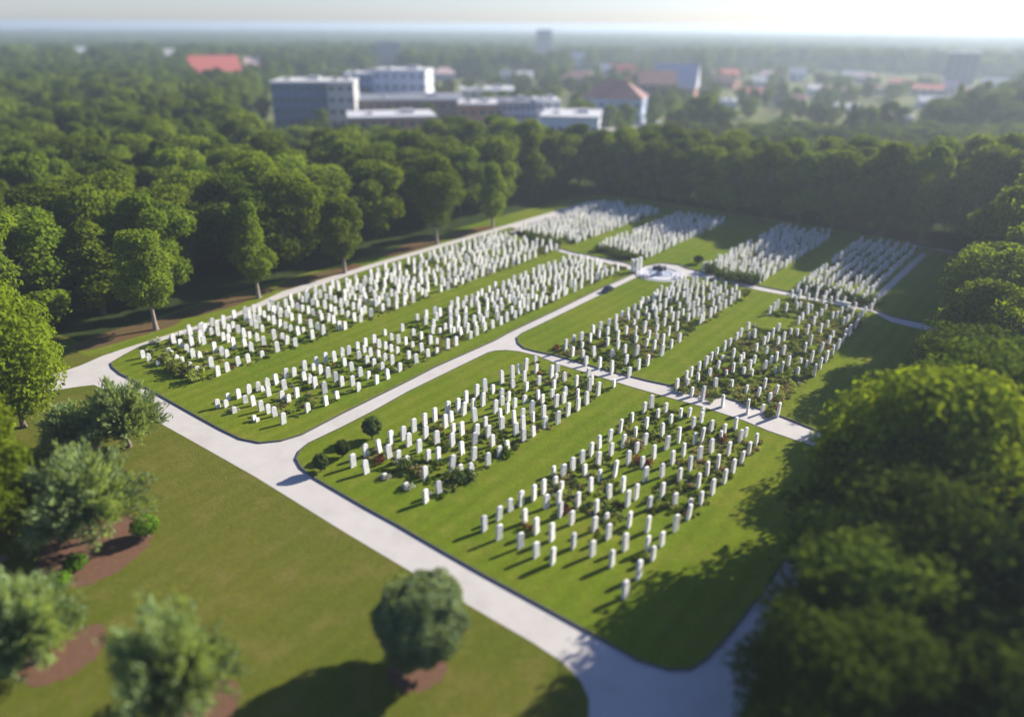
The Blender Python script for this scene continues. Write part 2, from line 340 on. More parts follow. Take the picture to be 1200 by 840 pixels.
# ---------------------------------------------------------------- headstones
TR={
'P3':'414,546.7,15.3 429.6,534.4,15.3 429.6,554.3,15.3 445.1,529.6,15.3 458.7,519.7,15.3 456.3,536,15.3 466.7,542.4,15.3 473.1,514.9,15.3 479.3,522.4,15.3 450.4,560,5.3 477.3,540.7,6.7 485.3,505.6,15.3 491.3,529.6,15.3 498,499.3,15.3 499.3,514,15.3 501.6,539.3,12.7 510,493.1,15.3 512.3,520,15.3 513.6,538.9,15.3 498.9,561.6,15.3 499.3,588.3,15.3 514.9,578.9,15.3 522.4,500.7,15.3 529.1,552.7,19.3 541.6,509.3,15.3 530.4,522.4,15.3 541.6,532.3,15.3 540,550.7,6.7 553.1,557.1,15.3 555.3,538.7,15.3 476,572,6.7 543.7,486,15.3 556.7,493.3,15.3 558.7,512,15.3 616,434.7,15.3 600.7,443.3,15.3 588.3,449.1,15.3 568.4,458.9,15.3 577.6,460.7,10 558.7,465.3,15.3 546.3,473.1,15.3 566,475.3,15.3 536.7,483.3,16.7 524,485.3,15.3 614.7,446,11.3 617.1,458,10.7 601.3,454.7,10 628.3,437.1,10.7 631.3,451.3,11.3 587.7,465.3,10.7 596,470,11.3 630.9,467.3,11.3 614.9,472,9.3 580.7,483.3,15.3 586.3,490.7,12 568.9,498.7,10.7 588,503.3,15.3 602.7,494.7,15.3 604.9,510,15.3 623.3,484,15.3 637.1,489.6,15.3 625.1,510.7,12 646.3,443.3,16.7 661.6,446,10 675.3,452,12.7 690.4,458.4,15.3 700.9,463.3,16 687.7,473.6,15.3 677.3,480.7,15.3 665.3,486.9,15.3 653.7,496,15.3 651.7,476.7,15.3 649.1,456.7,12 662.4,464,11.3 676.9,465.3,10 719.3,453.3,9.3 628,425.3,8 689.1,440.7,9.3 577.3,522,13.3 594.9,528.7,12.7 572,544.9,15.3',
'P4':'610.7,592,17.3 598.3,598,14 625.6,585.3,18 637.3,577.3,16 650.9,568.7,10.7 658,573.3,9.3 640.3,594.7,15.3 654.7,589.3,14.7 648.7,556.7,10.7 659.6,558,14.7 671.1,551.1,15.3 682,541.7,14.7 692.7,534,16 702.4,524.9,15.3 714.4,516.4,14 726.7,506.3,15.3 716,533.3,14.7 700.9,544.9,16 685.6,556.7,12.7 702.9,562.7,12.7 692,576.4,17.3 677.3,593.3,16.7 698.7,601.3,16 720.3,558.3,18 730.4,523.3,14.7 744.7,512,12 736.3,543.6,16 757.3,502.7,14 776,510.7,15.3 766,537.3,16 740.7,494,10.7 756,563.1,16.7 775.7,558.3,16 730,575.1,17.3 714,583.3,17.3 745.1,584.4,17.3 735.3,592.7,18.7 775.7,582,16.7 760.4,596.4,15.3 567.7,621.3,17.3 584.7,608.7,16 584.7,631.3,17.3 614.9,612,16 628.7,624.4,18 646.7,632.7,20 610,641.3,17.3 628.3,652,17.3 647.3,660,19.3 656.7,604.7,17.3 670,613.7,15.3 696.7,621.3,16 712.7,630.7,17.3 671.7,641.3,17.3 694,650.7,17.3 716.7,662.7,18.7 710.7,610,9.3 736.9,616.7,17.3 758.7,622,18 732.7,644,18.7 758.4,644.7,17.3 764.7,655.3,16 775.3,638.7,16 791.3,621.3,18.7 806.7,607.3,16 748,676.7,20 732.7,699.3,18.7 790.4,592,14.7 809.3,592,8 821.1,590.7,15.3 834.7,578.7,18 818,570.7,16 848.7,565.3,16 796,562.7,14.7 808.3,550.7,16.7 828.7,556,15.3 858.7,554,16 840.9,548.7,16 868.7,542.7,14.7 877.3,532,14.7 886,520.7,13.3 867.3,516.7,14.7 853.3,532.7,15.3 833.7,530,16 848.3,510,13.3 833.3,505.3,13.3 819.7,538.7,16 800.7,534,15.3 788,543.3,15.3 781.1,526,16 795.3,518,18.7 814,520,12.7 821.7,518,18 812,501.3,13.3 861.6,503.3,14.7 821.6,495.3,12.7 786,496,10.7 770.7,489.3,10.7 797.3,488.7,10.7 807.3,488,10.7 780,482.7,10.7 754.7,484,13.3 763.3,478,15.3',
'P4b':'793.3,457.3,14.7 804,446,12 809.6,440.7,11.3 818.7,436,12.7 818,447.3,10.7 805.3,452.7,9.3 810.7,463.3,10 823.3,468,16 827.3,429.3,12.7 832.7,424,12 839.3,419.3,12.7 848.7,410.7,12 854.7,405.3,9.3 862.4,400.7,11.3 867.3,396,12 858.7,421.3,13.3 840.7,434,11.3 846,424,8 858.7,437.3,12.7 850.7,441.3,8 831.3,441.3,10 838.3,453.3,10.7 857.1,455.3,10.7 874.4,460,9.3 846.7,475.3,13.3 875.6,483.3,16 867.3,426.7,10.7 871.1,421.3,8.7 886,414,12 883.1,426.7,10.7 878.7,432,10.7 871.3,439.3,9.3 880.7,440.7,8 895.7,434.7,12.7 897.6,415.3,9.3 894.7,405.3,11.3 878,397.3,8 884,396.7,11.3 876.7,388,10.7 899.1,401.3,12 905.3,396,12 911.3,389.3,10.7 911.3,405.3,10.7 918,400,11.3 895.1,456,13.3 888.3,466.7,13.3 909.1,462.7,12 902,470,10 917.3,416.7,12.7 909.7,424,12 903.7,426,9.3 908.7,438,8 915.3,437.3,14 911.3,486.7,15.3 893.3,482.7,9.3 954,440.7,14.7 960.7,432,13.3 968,424,13.3 974.7,417.3,13.3 981.6,409.3,12.7 987.3,402.7,12 994.9,393.3,13.3 1002,385.3,12 1006,378,10.7 1010,372.7,10.7 1013.3,367.3,8 1020.7,363.3,8 1023.3,358,8 990.7,392.7,8 975.3,396.7,9.3 971.3,404,10.7 961.1,415.3,14.7 960.7,391.3,12.7 945.3,392.7,12.7 942.4,414,12.7 949.3,404,12 950,426,16 944,432.7,10.7 938,426,6.7 934,441.3,11.3 923.3,430,13.3 953.3,381.3,10.7 935.3,379.3,8.7 940,375.3,9.3 946,370,10.7 946,363.3,8 962,371.3,9.3 974.7,375.3,10 987.3,380.7,9.3 993.3,378,9.3 998,371.3,10.7 980,372.7,8 969.3,383.3,8 950.7,364.7,8 956,350,7.3 963.3,356.7,10.7 946.7,352.7,9.3 980,355.3,10 989.3,356,8.7 973.3,355.3,8 1000.7,364.7,10.7 1001.3,355.3,6.7 936.7,350,10.7 927.3,349.3,10 932,355.3,8 933.3,363.3,9.3 920.7,366,10.7 910.7,361.3,10.7 906.7,364,10 901.3,368.7,10 926,392.7,8 934,394,9.3 937.3,361.3,8 956,374,8 966.7,364.7,8 985.3,368.7,9.3 993.3,366,8',
'P3b':'662.7,410.7,14 670.9,417.3,11.3 672,402,10 681.3,400.7,12 682,408.7,8 682.7,419.3,9.3 687.1,427.1,10 691.3,402,12 696,418,12.7 695.3,390.7,10 703.3,387.3,10.7 702,396,9.3 712,392.7,10 712,404.7,10 713.3,382,8.7 721.7,378,10 722.4,387.3,8.7 723.6,398.7,12 724,408.7,10.7 728.7,373.3,9.3 735.3,371.3,11.3 736,376,8 702.7,430.7,12.7 717.3,419.3,10 717.1,436.7,14.7 732,415.3,12 733.7,428,12.7 733.7,392,10 743.3,364,8 742.7,382,8 744.7,393.3,11.3 745.1,402.7,10 745.7,418,14 748.3,432.7,12.7 747.3,374.7,10.7 750.4,361.3,8.7 758.7,428,12.7 759.1,355.3,8 754.9,390,16 756.3,368.7,9.3 757.3,406.7,10 759.7,374.7,8 760.3,396.7,10 767.3,354.7,10.7 764,364,8 766.7,410,12 768.3,371.3,10 769.3,389.3,10 770,379.3,8 769.6,398.7,8 772.7,354,12 775.3,416.7,12.7 773.3,364.7,9.3 776.9,403.3,12.7 778,382.7,10 779.3,362,12.7 780,347.3,10.7 780,372.7,8.7 783.3,393.3,11.3 785.3,343.3,8.7 786.3,408,10.7 788,376.7,11.3 786,354.7,6.7 786,366,6.7 792.7,354,11.3 793.3,387.3,11.3 796,400.7,10.7 795.7,362,8 737.3,440.7,10.7',
'P1':'168,419.1,8.7 175.1,423.3,9.3 185.3,428,5.3 204,403.1,12 198.7,418.7,11.3 202,419.3,8.7 208.3,424.7,9.3 213.7,424.7,6.7 223.1,431.6,7.3 231.6,439.3,10 212,407.3,10 212,395.3,7.3 219.3,412.7,9.3 224.7,398,16 226.7,419.1,10.7 234.9,421.3,10 235.3,401.3,8.7 239.3,403.3,9.3 236.7,392.7,14 248,430.7,12.7 255.6,440.4,12 248,392,8 252,413.3,12.7 256,393.3,9.3 249.3,382,9.3 263.3,384.7,13.3 262,398.7,9.3 260.4,416,10 266.4,418.7,9.3 268.4,400.7,9.3 266.9,435.1,10.7 274.7,408.7,14 273.3,385.3,8.7 280,390.7,10 280,428.7,11.3 286.3,395.3,11.3 287.1,406.7,10 292.7,396.4,8 291.3,424.4,10 294.7,412.4,12 301.7,399.3,9.3 300.7,386,10 294.7,381.3,8.7 288.7,377.3,8 307.6,419.1,8 307.6,388.7,8 309.3,404.7,11.3 316,364.7,10 322.7,365.3,7.3 321.3,380,10.7 314.9,375.7,6 321.7,397.3,12 325.3,412,12 328,383.3,9.3 329.6,368,8 331.3,398.7,8.7 334.7,385.3,8 336,403.3,10 336.7,372,8.7 335.3,360,10 342,375.3,8.7 342.7,360.7,8.7 340.9,388.7,8 346.3,406,10 348.7,363.7,8.7 349.6,392.3,10 351.3,378.7,10.7 354.7,365.3,8 354,354.7,8 356,390,6.7 360,354.7,13.3 361.1,367.3,8.7 364.3,384,10 366.3,398,12 366.7,358,8 367.1,370,8 372.3,359.3,7.3 372.4,386.7,8.7 375.3,348.7,9.3 375.3,370.7,7.3 377.3,375.3,8.7 379.1,392,12 380.7,362,10.7 382.4,352,8 384.7,376.7,9.3 388,353.3,8.7 388,365.3,8.7 391.3,380,10.7 393.3,354.7,8 393.3,368.7,9.3 398.3,386.4,10.7 400,357.3,8 400.9,370.7,8.7 404.4,386,9.3 406.9,359.3,8 408,372.7,8.7 414,362.7,8.7 415.3,376.7,10.7 422.9,377.3,8 421.1,364,8 427.6,366.7,8.7 434.9,371.7,10.7 410,350,6.7 416,351.3,6.7 422.7,353.3,7.3 429.3,354.7,6.7 436,357.3,6.7 441.3,360,8 448.7,364.7,9.3',
'P2':'255.7,477.6,10 265.3,476.7,8 267.7,468.7,8 274.9,483.7,6.7 298,492.7,6 301.6,493.7,3.7 280,466.4,10.7 288,472,8.7 292,461.1,10.7 297.3,474.9,11.3 302.9,457.3,10 308,458,6 306.3,481.1,12 314,453.3,10.7 315.3,464,10 315.1,484,10.7 322.4,487.3,10.7 324.3,450,12 332.3,496.3,12.7 333.7,456.7,12 330.9,468.7,10.7 338.3,471.3,9.3 335.7,442.7,11.3 344.7,440.7,10 348.3,465.3,11.3 357.3,434.7,12.7 357.1,446,10.7 361.3,482.7,10.7 363.3,448.7,10 370,454.7,13.3 367.3,434,8 371.1,427.3,9.3 376,438,10.7 382.4,474.7,11.3 380.7,460.7,14 381.6,424.7,12 384.7,442,12 392.3,423.3,12 393.6,446.7,11.3 395.3,467.3,9.3 401.3,417.3,10 408.7,414.9,10 400.9,452,11.3 404,428.7,9.3 412.4,434,10 413.6,451.7,12 420.3,458,10 419.3,410,9.3 420.9,421.1,10 422.7,440.7,10.7 427.1,412.7,8 428.4,406,10 430.4,426,9.3 432,444,9.3 434.4,417.3,10 438.7,402.7,10.7 438.4,428.7,8.7 441.6,449.7,10.7 444.4,407.3,10 443.7,420,10 448,433.7,9.3 451.3,392.7,6.7 451.6,409.3,9.3 451.3,422.7,8.7 454.7,443.7,12 458.7,398.7,8 458.7,412,8.7 459.7,426.9,11.3 465.7,414.9,8.7 466.9,402,10 468.7,434.9,10 471.7,388,8.7 475.6,404,9.3 479.3,421.1,10 484.7,394.7,9.3 483.6,408,8 488,425.6,11.3 493.6,397.3,8.7 494.4,412.7,11.3 501.6,418.7,10 504.7,402.9,10 506.7,391.3,10 512,415.3,8 512,404,8 524.7,409.1,12.7 521.7,386.7,8 531.6,392.7,10 534.7,404.7,10.7 515.3,390.7,6.7',
}
STONES=[]   # plot, a, b, height, lean, yaw, variant, grey
def addst(plot,a,b,h):
    STONES.append([plot,a,b,h])
traced=[]
for p,s in TR.items():
    for t in s.split():
        px,py,h=map(float,t.split(','))
        x,y=G(px,py,Z1); a,b=ab(x,y)
        H=hgt(px,py,py-h); H=max(.42,min(1.85,H*.98))
        addst(p,a,b,H); traced.append((a,b))
# the plots, from the near side of each: name, rows (b values), a range, spacing
g=random.Random(5)
def fill(plot,b0,b1,db,a0,a1,da,prob=.93,hm=1.35):
    nb=int(round((b1-b0)/db)); 
    for i in range(nb+1):
        b=b0+i*(b1-b0)/nb; a=a0+g.uniform(0,.6)
        while a<a1:
            if g.random()<prob:
                aa=a+g.gauss(0,.16); bb=b+g.gauss(0,.10)
                if all((aa-p[0])**2+(bb-p[1])**2>1.1 for p in traced): addst(plot,aa,bb,g.gauss(hm,.14))
            a+=da*g.uniform(.9,1.12)
fill('P1',79.6,94.6,1.72,66,114.5,1.7,.86,1.3)
fill('P1',90.5,94.9,1.5,44,68,1.7,.8,1.2)
fill('P4',20.8,33.6,1.83,56,69.6,1.9,.75,1.25)
fill('P3',40.3,50.8,1.75,47,69,1.9,.7,1.25)
fill('P2',63.0,73.2,1.7,69.5,110.5,1.6,.94)
fill('P3b',40.6,51.0,1.72,95,112.5,1.65)
fill('P1f',79.2,93.2,1.6,120,154,1.5,.97,1.4)
fill('P2f',63.2,73.4,1.65,119.5,155,1.5,.97,1.4)
fill('P3f',41.0,51.2,1.65,119,158,1.5,.97,1.4)
fill('P4f',24.8,34.6,1.62,118.5,158.5,1.5,.97,1.4)
for s in STONES:
    lean=(g.gauss(0,1.6),g.gauss(0,1.8)); yaw=g.gauss(0,6)
    var=g.choices([0,1,2],[.72,.2,.08])[0]; grey=g.random()<.06
    if g.random()<.05: lean=(g.choice([-1,1])*g.uniform(6,10),g.gauss(0,3))
    s+= [lean,yaw,var,grey]
def stone_prof(kind,W=.66,H=1.45):
    w=W/2
    if kind==0: return [(-w,-.15),(w,-.15),(w,H-.17)]+[(w*math.cos(t),H-.17+.17*math.sin(t)) for t in [math.pi*k/10 for k in range(1,10)]]+[(-w,H-.17)]
    if kind==1: return [(-w,-.15),(w,-.15),(w,H-.12),(w*.72,H-.03),(w*.3,H),(-w*.3,H),(-w*.72,H-.03),(-w,H-.12)]
    return [(-w,-.15),(w,-.15),(w*.96,H-.22),(w*.62,H-.17),(w*.5,H-.03),(0,H),(-w*.5,H-.03),(-w*.62,H-.17),(-w*.96,H-.22)]
def stone_bm(bm,kind,m,T=.25,bev=True):
    pr=stone_prof(kind); n=len(pr)
    f=[bm.verts.new(m@Vector((T/2,x,z))) for x,z in pr]; b=[bm.verts.new(m@Vector((-T/2,x,z))) for x,z in pr]
    fs=[bm.faces.new(f),bm.faces.new(b[::-1])]
    for i in range(n): fs.append(bm.faces.new((f[i],b[i],b[(i+1)%n],f[(i+1)%n])))
    if bev:
        es=list({e for ff in fs[:2] for e in ff.edges})
        bmesh.ops.bevel(bm,geom=es,offset=.03,segments=2,affect='EDGES')
SM={}
for k in range(3):
    for gr in (0,1):
        bm=bmesh.new(); stone_bm(bm,k,Matrix.Identity(4)); SM[k,gr]=bmmesh('headstone',bm,M['grey_stone' if gr else 'stone'])
ANG_B=ANG_A-math.pi/2          # faces look along -b
PLOT={'P4':'nearest right-hand plot','P3':'nearest middle plot','P1':'leftmost plot','P2':'plot left of road',
 'P3b':'middle plot beyond cross path','P4b':'right plot past cross path'}
ROW0={'P4':(20.8,1.82),'P3':(40.3,1.72),'P4b':(22.2,1.75),'P3b':(40.3,1.72),'P1':(79.4,1.72),'P2':(63.2,1.7)}
ORD=['','first','second','third','fourth','fifth','sixth','seventh','eighth','ninth','tenth','eleventh','twelfth','thirteenth','fourteenth','fifteenth',
 'sixteenth','seventeenth','eighteenth','nineteenth','twentieth','twenty-first','twenty-second','twenty-third','twenty-fourth','twenty-fifth','twenty-sixth','twenty-seventh','twenty-eighth','twenty-ninth','thirtieth']
for _t in ('thirty','forty','fifty','sixty','seventy'):
    if _t!='thirty': ORD.append(_t[:-1]+'ieth')
    ORD+=[f'{_t}-{x}' for x in ORD[1:10]]
def smat(s):
    x,y=xy(s[1],s[2]); h=s[3]/1.45
    return (Matrix.Translation((x,y,Z1))@Matrix.Rotation(ANG_B+R(s[5]),4,'Z')@Matrix.Rotation(R(s[4][0]),4,'X')@Matrix.Rotation(R(s[4][1]),4,'Y')@Matrix.Diagonal((.9+.1*h,.55+.45*min(h,1.05),h,1)))
def ssize(s):
    x,y=xy(s[1],s[2]); D=PJ(x,y,0)[2]; return s[3]/D
rowidx={}
for i,s in enumerate(STONES):
    if s[0] in ROW0:
        b0,db=ROW0[s[0]]; rowidx.setdefault((s[0],max(0,round((s[2]-b0)/db))),[]).append(i)
lab={}
for (p,r),L in rowidx.items():
    L.sort(key=lambda i:STONES[i][1])
    for n,i in enumerate(L):
        s=STONES[i]
        ad=('tilted ' if abs(s[4][0])>5 else '')+('low ' if s[3]<.8 else 'tall ' if s[3]>1.65 else '')+('grey' if s[7] else 'white')
        if 'tilted' in ad: ad=ad.replace('low ','').replace('tall ','')
        lab[i]=f"{ad} headstone, {ORD[n+1]} along the {ORD[r+1]} row from the right, {PLOT[p]}"
order=sorted([i for i,s in enumerate(STONES) if i in lab],key=lambda i:-ssize(STONES[i]))
solo=set(order[:300])
for i in order[:300]:
    s=STONES[i]; o=link('headstone',SM[s[6],int(s[7])]); o.matrix_world=smat(s)
    tag(o,lab[i],'headstone','headstones standing in rows in the cemetery plots')
bm=bmesh.new()
for i,s in enumerate(STONES):
    if i not in solo: stone_bm(bm,s[6],smat(s),.25,False)
tag(link('distant_headstones',bmmesh('distant_headstones',bm,M['stone'])),'hundreds of small white headstones filling the farther cemetery plots','headstones','headstones standing in rows in the cemetery plots','stuff')
print('STONES',len(STONES))

# ---------------------------------------------------------------- shrubs
def bushmesh(name,seed,r,h,n,leaf,mat,nc=9):
    gg=np.random.default_rng(seed)
    C=np.stack([gg.uniform(-r*.6,r*.6,nc),gg.uniform(-r*.6,r*.6,nc),gg.uniform(h*.25,h*.75,nc),gg.uniform(.35,.5,nc)*min(r,h)],1)
    idx=gg.integers(0,nc,n); d=unit(gg.normal(size=(n,3))); rr=C[idx,3]*gg.random(n)**.3*gg.uniform(.85,1.2,n)
    P=C[idx,:3]+d*rr[:,None]; P[:,2]=np.abs(P[:,2]); Nn=unit(d*.6+gg.normal(size=(n,3))*.6+np.array([.25,.15,.5]))
    return quads(name,P,Nn,leaf*gg.uniform(.6,1.3,n),mat,.6)
BM={k:bushmesh('shrub_leaves',i+3,r,h,n,lf,M[mt]) for i,(k,r,h,n,lf,mt) in enumerate([
 ('green',.95,.75,420,.12,'leafS'),('olive',.85,.62,360,.11,'leafO'),('dark',1.0,.9,460,.12,'leafD'),('red',.75,.7,340,.10,'leafR'),('white',.75,.65,340,.09,'leafW'),('mid',1.0,.8,420,.12,'leafB')])}
SRC={}
def shrub(kind,px,py,sx,sz,label,name='shrub',group=None,cat='shrub'):
    o=link(name,BM[kind]); x,y=G(px,py,Z1); o.location=(x,y,Z1-.03); o.scale=(sx,sx,sz); o.rotation_euler=(0,0,g.uniform(0,6.3))
    tag(o,label,cat,group); SRC.setdefault(kind,o); return o
shrub('red',446,541,1.15,1.1,'rust red low shrub between headstones near the nearest middle plot front')
shrub('red',664,598,.9,.9,'red flowering shrub beside a headstone in the nearest right-hand plot')
shrub('red',618,620,.8,.9,'rust coloured shrub behind a headstone at the near left of the front right plot')
shrub('red',752,543,1.5,1.0,'wide rust brown shrub in the middle of the nearest right-hand plot')
shrub('red',845,515,1.2,.9,'dark red shrub near the cross path in the nearest right-hand plot')
shrub('olive',742,524,1.6,1.2,'brown shrub at the lawn strip edge of nearest right-hand plot')
shrub('olive',488,556,1.3,1.3,'brownish shrub among headstones in front half of nearest middle plot')
shrub('dark',545,559,1.6,1.2,'grey green shrub beside a headstone on lawn edge of nearest middle plot')
shrub('dark',477,551,1.2,1.2,'dark shrub behind a low stone in nearest middle plot')
shrub('white',451,560,.9,.8,'white flowering shrub at the front edge of nearest middle plot')
shrub('white',477,572,1.0,.9,'pale cream flowering shrub in front of the nearest middle plot')
shrub('white',182,402,1.3,1.3,'white blossoming shrub at the corner of the leftmost plot by the path')
shrub('white',274,481,.9,.9,'small white flowering shrub at the near left of plot left of central road')
shrub('mid',590,534,1.3,1.1,'leafy shrub with pale flowers at lawn edge of nearest middle plot')
shrub('red',652,409,1.0,.9,'reddish shrub at corner of middle plot where the cross path starts')
for i,(px,py,w) in enumerate([(196,424,1.5),(207,432,1.9),(217,438,1.9),(228,445,1.7)]):
    shrub('green',px,py,w,1.7,f'{ORD[i+1]} grey green bush from the left in clump at near end of leftmost plot',group='bushes in the clump at the near end of the leftmost plot')
for i,(px,py,w) in enumerate([(624,281,2.4),(633,283,2.6),(643,285,2.6),(652,287,2.2)]):
    shrub('dark',px,py,w*.8,1.35,f'{ORD[i+1]} dark bush from the left in hedge across the far leftmost plot',group='dark hedge bushes across the leftmost plots')
for i,(px,py,w) in enumerate([(705,295,2.0),(714,296,2.4),(724,299,2.4),(735,302,2.6),(743,303,1.8)]):
    shrub('dark',px,py,w*.8,1.35,f'{ORD[i+1]} dark bush from the left in hedge beside the round plaza',group='dark hedge bushes beside the plaza')
for i,(px,py,w) in enumerate([(835,320,2.4),(847,326,2.2),(858,327,2.6),(871,328,3.0),(880,330,2.4)]):
    shrub('dark',px,py,w*.8,1.8,f'{ORD[i+1]} dark bush from the left in clump right of the round plaza',group='dark bushes right of the plaza')
for i in range(9):
    px=946+i*9.2; shrub('dark',px,340+i*2.0,1.7,1.2,f'{ORD[i+1]} dark bush from the left in hedge fronting the far right plot',group='dark hedge bushes in front of the far right plot')
# planting between the stones: nobody could count it
def gn_scatter(name,pts,scl,srcs,rots=None,zs=None):
    me=bpy.data.meshes.new(name); me.from_pydata([tuple(map(float,p)) for p in pts],[],[])
    a=me.attributes.new('scl','FLOAT_VECTOR','POINT'); a.data.foreach_set('vector',np.asarray(scl,dtype=np.float32).ravel())
    b=me.attributes.new('rotz','FLOAT_VECTOR','POINT'); rz=np.zeros((len(pts),3),dtype=np.float32); rz[:,2]=rng.uniform(0,6.28,len(pts)); b.data.foreach_set('vector',rz.ravel())
    o=link(name,me)
    ng=bpy.data.node_groups.new(name,'GeometryNodeTree')
    ng.interface.new_socket('Geometry',in_out='INPUT',socket_type='NodeSocketGeometry'); ng.interface.new_socket('Geometry',in_out='OUTPUT',socket_type='NodeSocketGeometry')
    gi=ng.nodes.new('NodeGroupInput'); go=ng.nodes.new('NodeGroupOutput')
    j=ng.nodes.new('GeometryNodeJoinGeometry')
    for s in srcs:
        oi=ng.nodes.new('GeometryNodeObjectInfo'); oi.inputs['Object'].default_value=s; oi.inputs['As Instance'].default_value=True; oi.transform_space='ORIGINAL'
        ng.links.new(oi.outputs['Geometry'],j.inputs[0])
    ip=ng.nodes.new('GeometryNodeInstanceOnPoints'); ip.inputs['Pick Instance'].default_value=True
    mp=ng.nodes.new('GeometryNodeMeshToPoints'); ng.links.new(gi.outputs[0],mp.inputs[0]); ng.links.new(mp.outputs[0],ip.inputs['Points'])
    ng.links.new(j.outputs[0],ip.inputs['Instance'])
    for nm,sock,ty in (('scl','Scale','FLOAT_VECTOR'),('rotz','Rotation','FLOAT_VECTOR')):
        na=ng.nodes.new('GeometryNodeInputNamedAttribute'); na.data_type=ty; na.inputs['Name'].default_value=nm
        ng.links.new(na.outputs['Attribute'],ip.inputs[sock])
    ng.links.new(ip.outputs[0],go.inputs[0])
    md=o.modifiers.new('scatter','NODES'); md.node_group=ng
    return o
BEDS={'P1':(39,115,79,95),'P2':(40,112,62.6,73.6),'P3':(39.5,69.5,39.8,51.2),'P4':(43,69,20.5,34.2),'P3b':(73.5,114,40,51),'P4b':(73.5,115,22,34),
 'P1f':(118.5,152,79,93),'P2f':(118,153,63,73.5),'P3f':(118.5,150,41,51),'P4f':(118.5,150,24.8,34.6)}
DENS={'P1':(1.1,.56),'P2':(1.1,.56),'P3':(1.5,.54),'P4':(1.9,.56),'P3b':(1.7,.64),'P4b':(1.9,.74),'P1f':(.5,.8),'P2f':(.5,.8),'P3f':(.5,.8),'P4f':(.6,.9)}
from mathutils import noise as mn
SETS={'green':[],'olive':[],'mixed':[]}
for p,(a0,a1,b0,b1) in BEDS.items():
    d,sz=DENS[p]
    for _ in range(int((a1-a0)*(b1-b0)*d*1.35)):
        a=g.uniform(a0,a1); b=g.uniform(b0,b1)
        nv=mn.noise(Vector((a*.13,b*.2,3))); 
        if p in('P3','P4') and (a<46 and nv<.05): continue
        if nv<-.28 or (p in('P3','P4') and nv<-.14): continue
        x,y=xy(a,b); k='olive' if mn.noise(Vector((a*.11,b*.11,9)))>.10 else 'green'
        if g.random()<.1: k='mixed'
        s=sz*g.uniform(.45,1.05)
        SETS[k].append(((x,y,Z1-.03),(s,s,s*g.uniform(.45,1.0))))
for k,srcs,lb in (('green',['green','mid'],'low green planting growing between the white headstones'),('olive',['olive','green'],'low olive brown planting growing between the headstones'),('mixed',['red','white','dark'],'scattered red and white flowering plants among the headstones')):
    L=SETS[k]; tag(gn_scatter('flower_bed_planting',[p for p,_ in L],[s for _,s in L],[SRC[q] for q in srcs]),lb,'planting',None,'stuff')
print('PLANT',{k:len(v) for k,v in SETS.items()})

# round shrubs standing on the lawns: thing > trunk, crown
def small_tree(px,py,ptop,rad,label,mat='leafD',name='round_shrub',leaf=.13,nl=2600,z=Z1,shape='full',cat='shrub',z0f=.12,group=None,trad=.07,nc=30):
    x,y=G(px,py,z); H=hgt(px,py,ptop); e=empty(name,(x,y,z)); tag(e,label,cat,group)
    C=clumps(int(px),H,H*z0f,rad*.8,12,shape); zc=(H+H*z0f)/2; link('crown',ballcrown('crown',int(px*7+py),rad,zc,nl,leaf,M[mat],(H-zc)/rad),e)
    link('trunk',trunkmesh('trunk',C,H,H*z0f,M['bark'],int(px),trad,6),e); return e
small_tree(437,514,487,1.15,'round dark clipped shrub on the grass near the central road')
small_tree(402,535,515,.85,'small dark upright shrub on the grass between two other round shrubs')
small_tree(377,552,531,.8,'smallest dark shrub nearest the road junction kerb')
small_tree(818,309,299,1.0,'small dark round bush alone on the lawn strip beyond the plaza')
small_tree(173,628,604,1.3,'bright lime green ball shrub on mulch in the front lawn','leafL',z=.02,leaf=.1)
small_tree(90,668,652,1.0,'small lime green ball shrub left of the bright one','leafL',z=.02,leaf=.1)
small_tree(72,686,672,.9,'lime green ball shrub partly behind a grey green tree','leafL',z=.02,leaf=.1)

# ---------------------------------------------------------------- trees
PROTO={}
def proto(key,seed,H,R_,z0,nc,nl,leaf,mat,shape,bark='bark'):
    me,C=crown('crown',seed,H,z0,R_,nc,nl,leaf,M[mat],shape)
    PROTO[key]=(me,trunkmesh('trunk',C,H,z0,M[bark],seed,.32,12),H,R_)
proto('r0',21,15,6.4,2.0,34,15000,.28,'leafA','full')
proto('r1',22,15,6.2,1.8,30,15000,.28,'leafB','full')
proto('r2',23,15,6.6,2.2,38,15000,.28,'leafA','round')
proto('r3',24,15,5.9,2.0,28,14000,.28,'leafB','full')
proto('r4',25,15,6.2,2.0,32,15000,.28,'leafN','round')
proto('c0',26,15,4.8,2.0,40,10500,.25,'leafA','cone')
def tree(x,y,H,rad,key,label,group=None,name='broadleaf_tree',z=0,cat='tree'):
    me,tr,h0,r0=PROTO[key]; e=empty(name,(x,y,z),g.uniform(0,6.28)); k=rad/r0; e.scale=(k,k,H/h0)
    link('crown',me,e); link('trunk',tr,e); tag(e,label,cat,group); return e
# the five specimen trees on the verge of the left wood
for i,(px,py,pt,hw,key,leafm,lb,shape) in enumerate([
 (183,386,268,38,'s0','leafN','nearest verge tree with pale forked trunk at the leftmost path bend','round'),
 (303,349,235,31,'s1','leafN','second verge tree from the near end, narrow pointed crown','cone'),
 (404,320,231,28,'s2','leafN','third verge tree from the near end, small oval crown over the path','round'),
 (512,286,180,34,'s3','leafN','tall verge tree with wide oval crown, fourth from the near end','full'),
 (577,268,190,25,'s4','leafN','farthest verge tree, small cone shaped, beside the path','cone')]):
    x,y=G(px,py); D=PJ(x,y,6)[2]; H=hgt(px,py,pt)*.985; r_=hw*D/FP
    proto(key,60+i,H,r_,H*.24,54,24000,.19,leafm,shape,'pale_bark')
    tree(x,y,H,r_,key,lb,'specimen trees on the verge of the left wood')
keys=['r0','r1','r2','r3','r4']
woods=[]
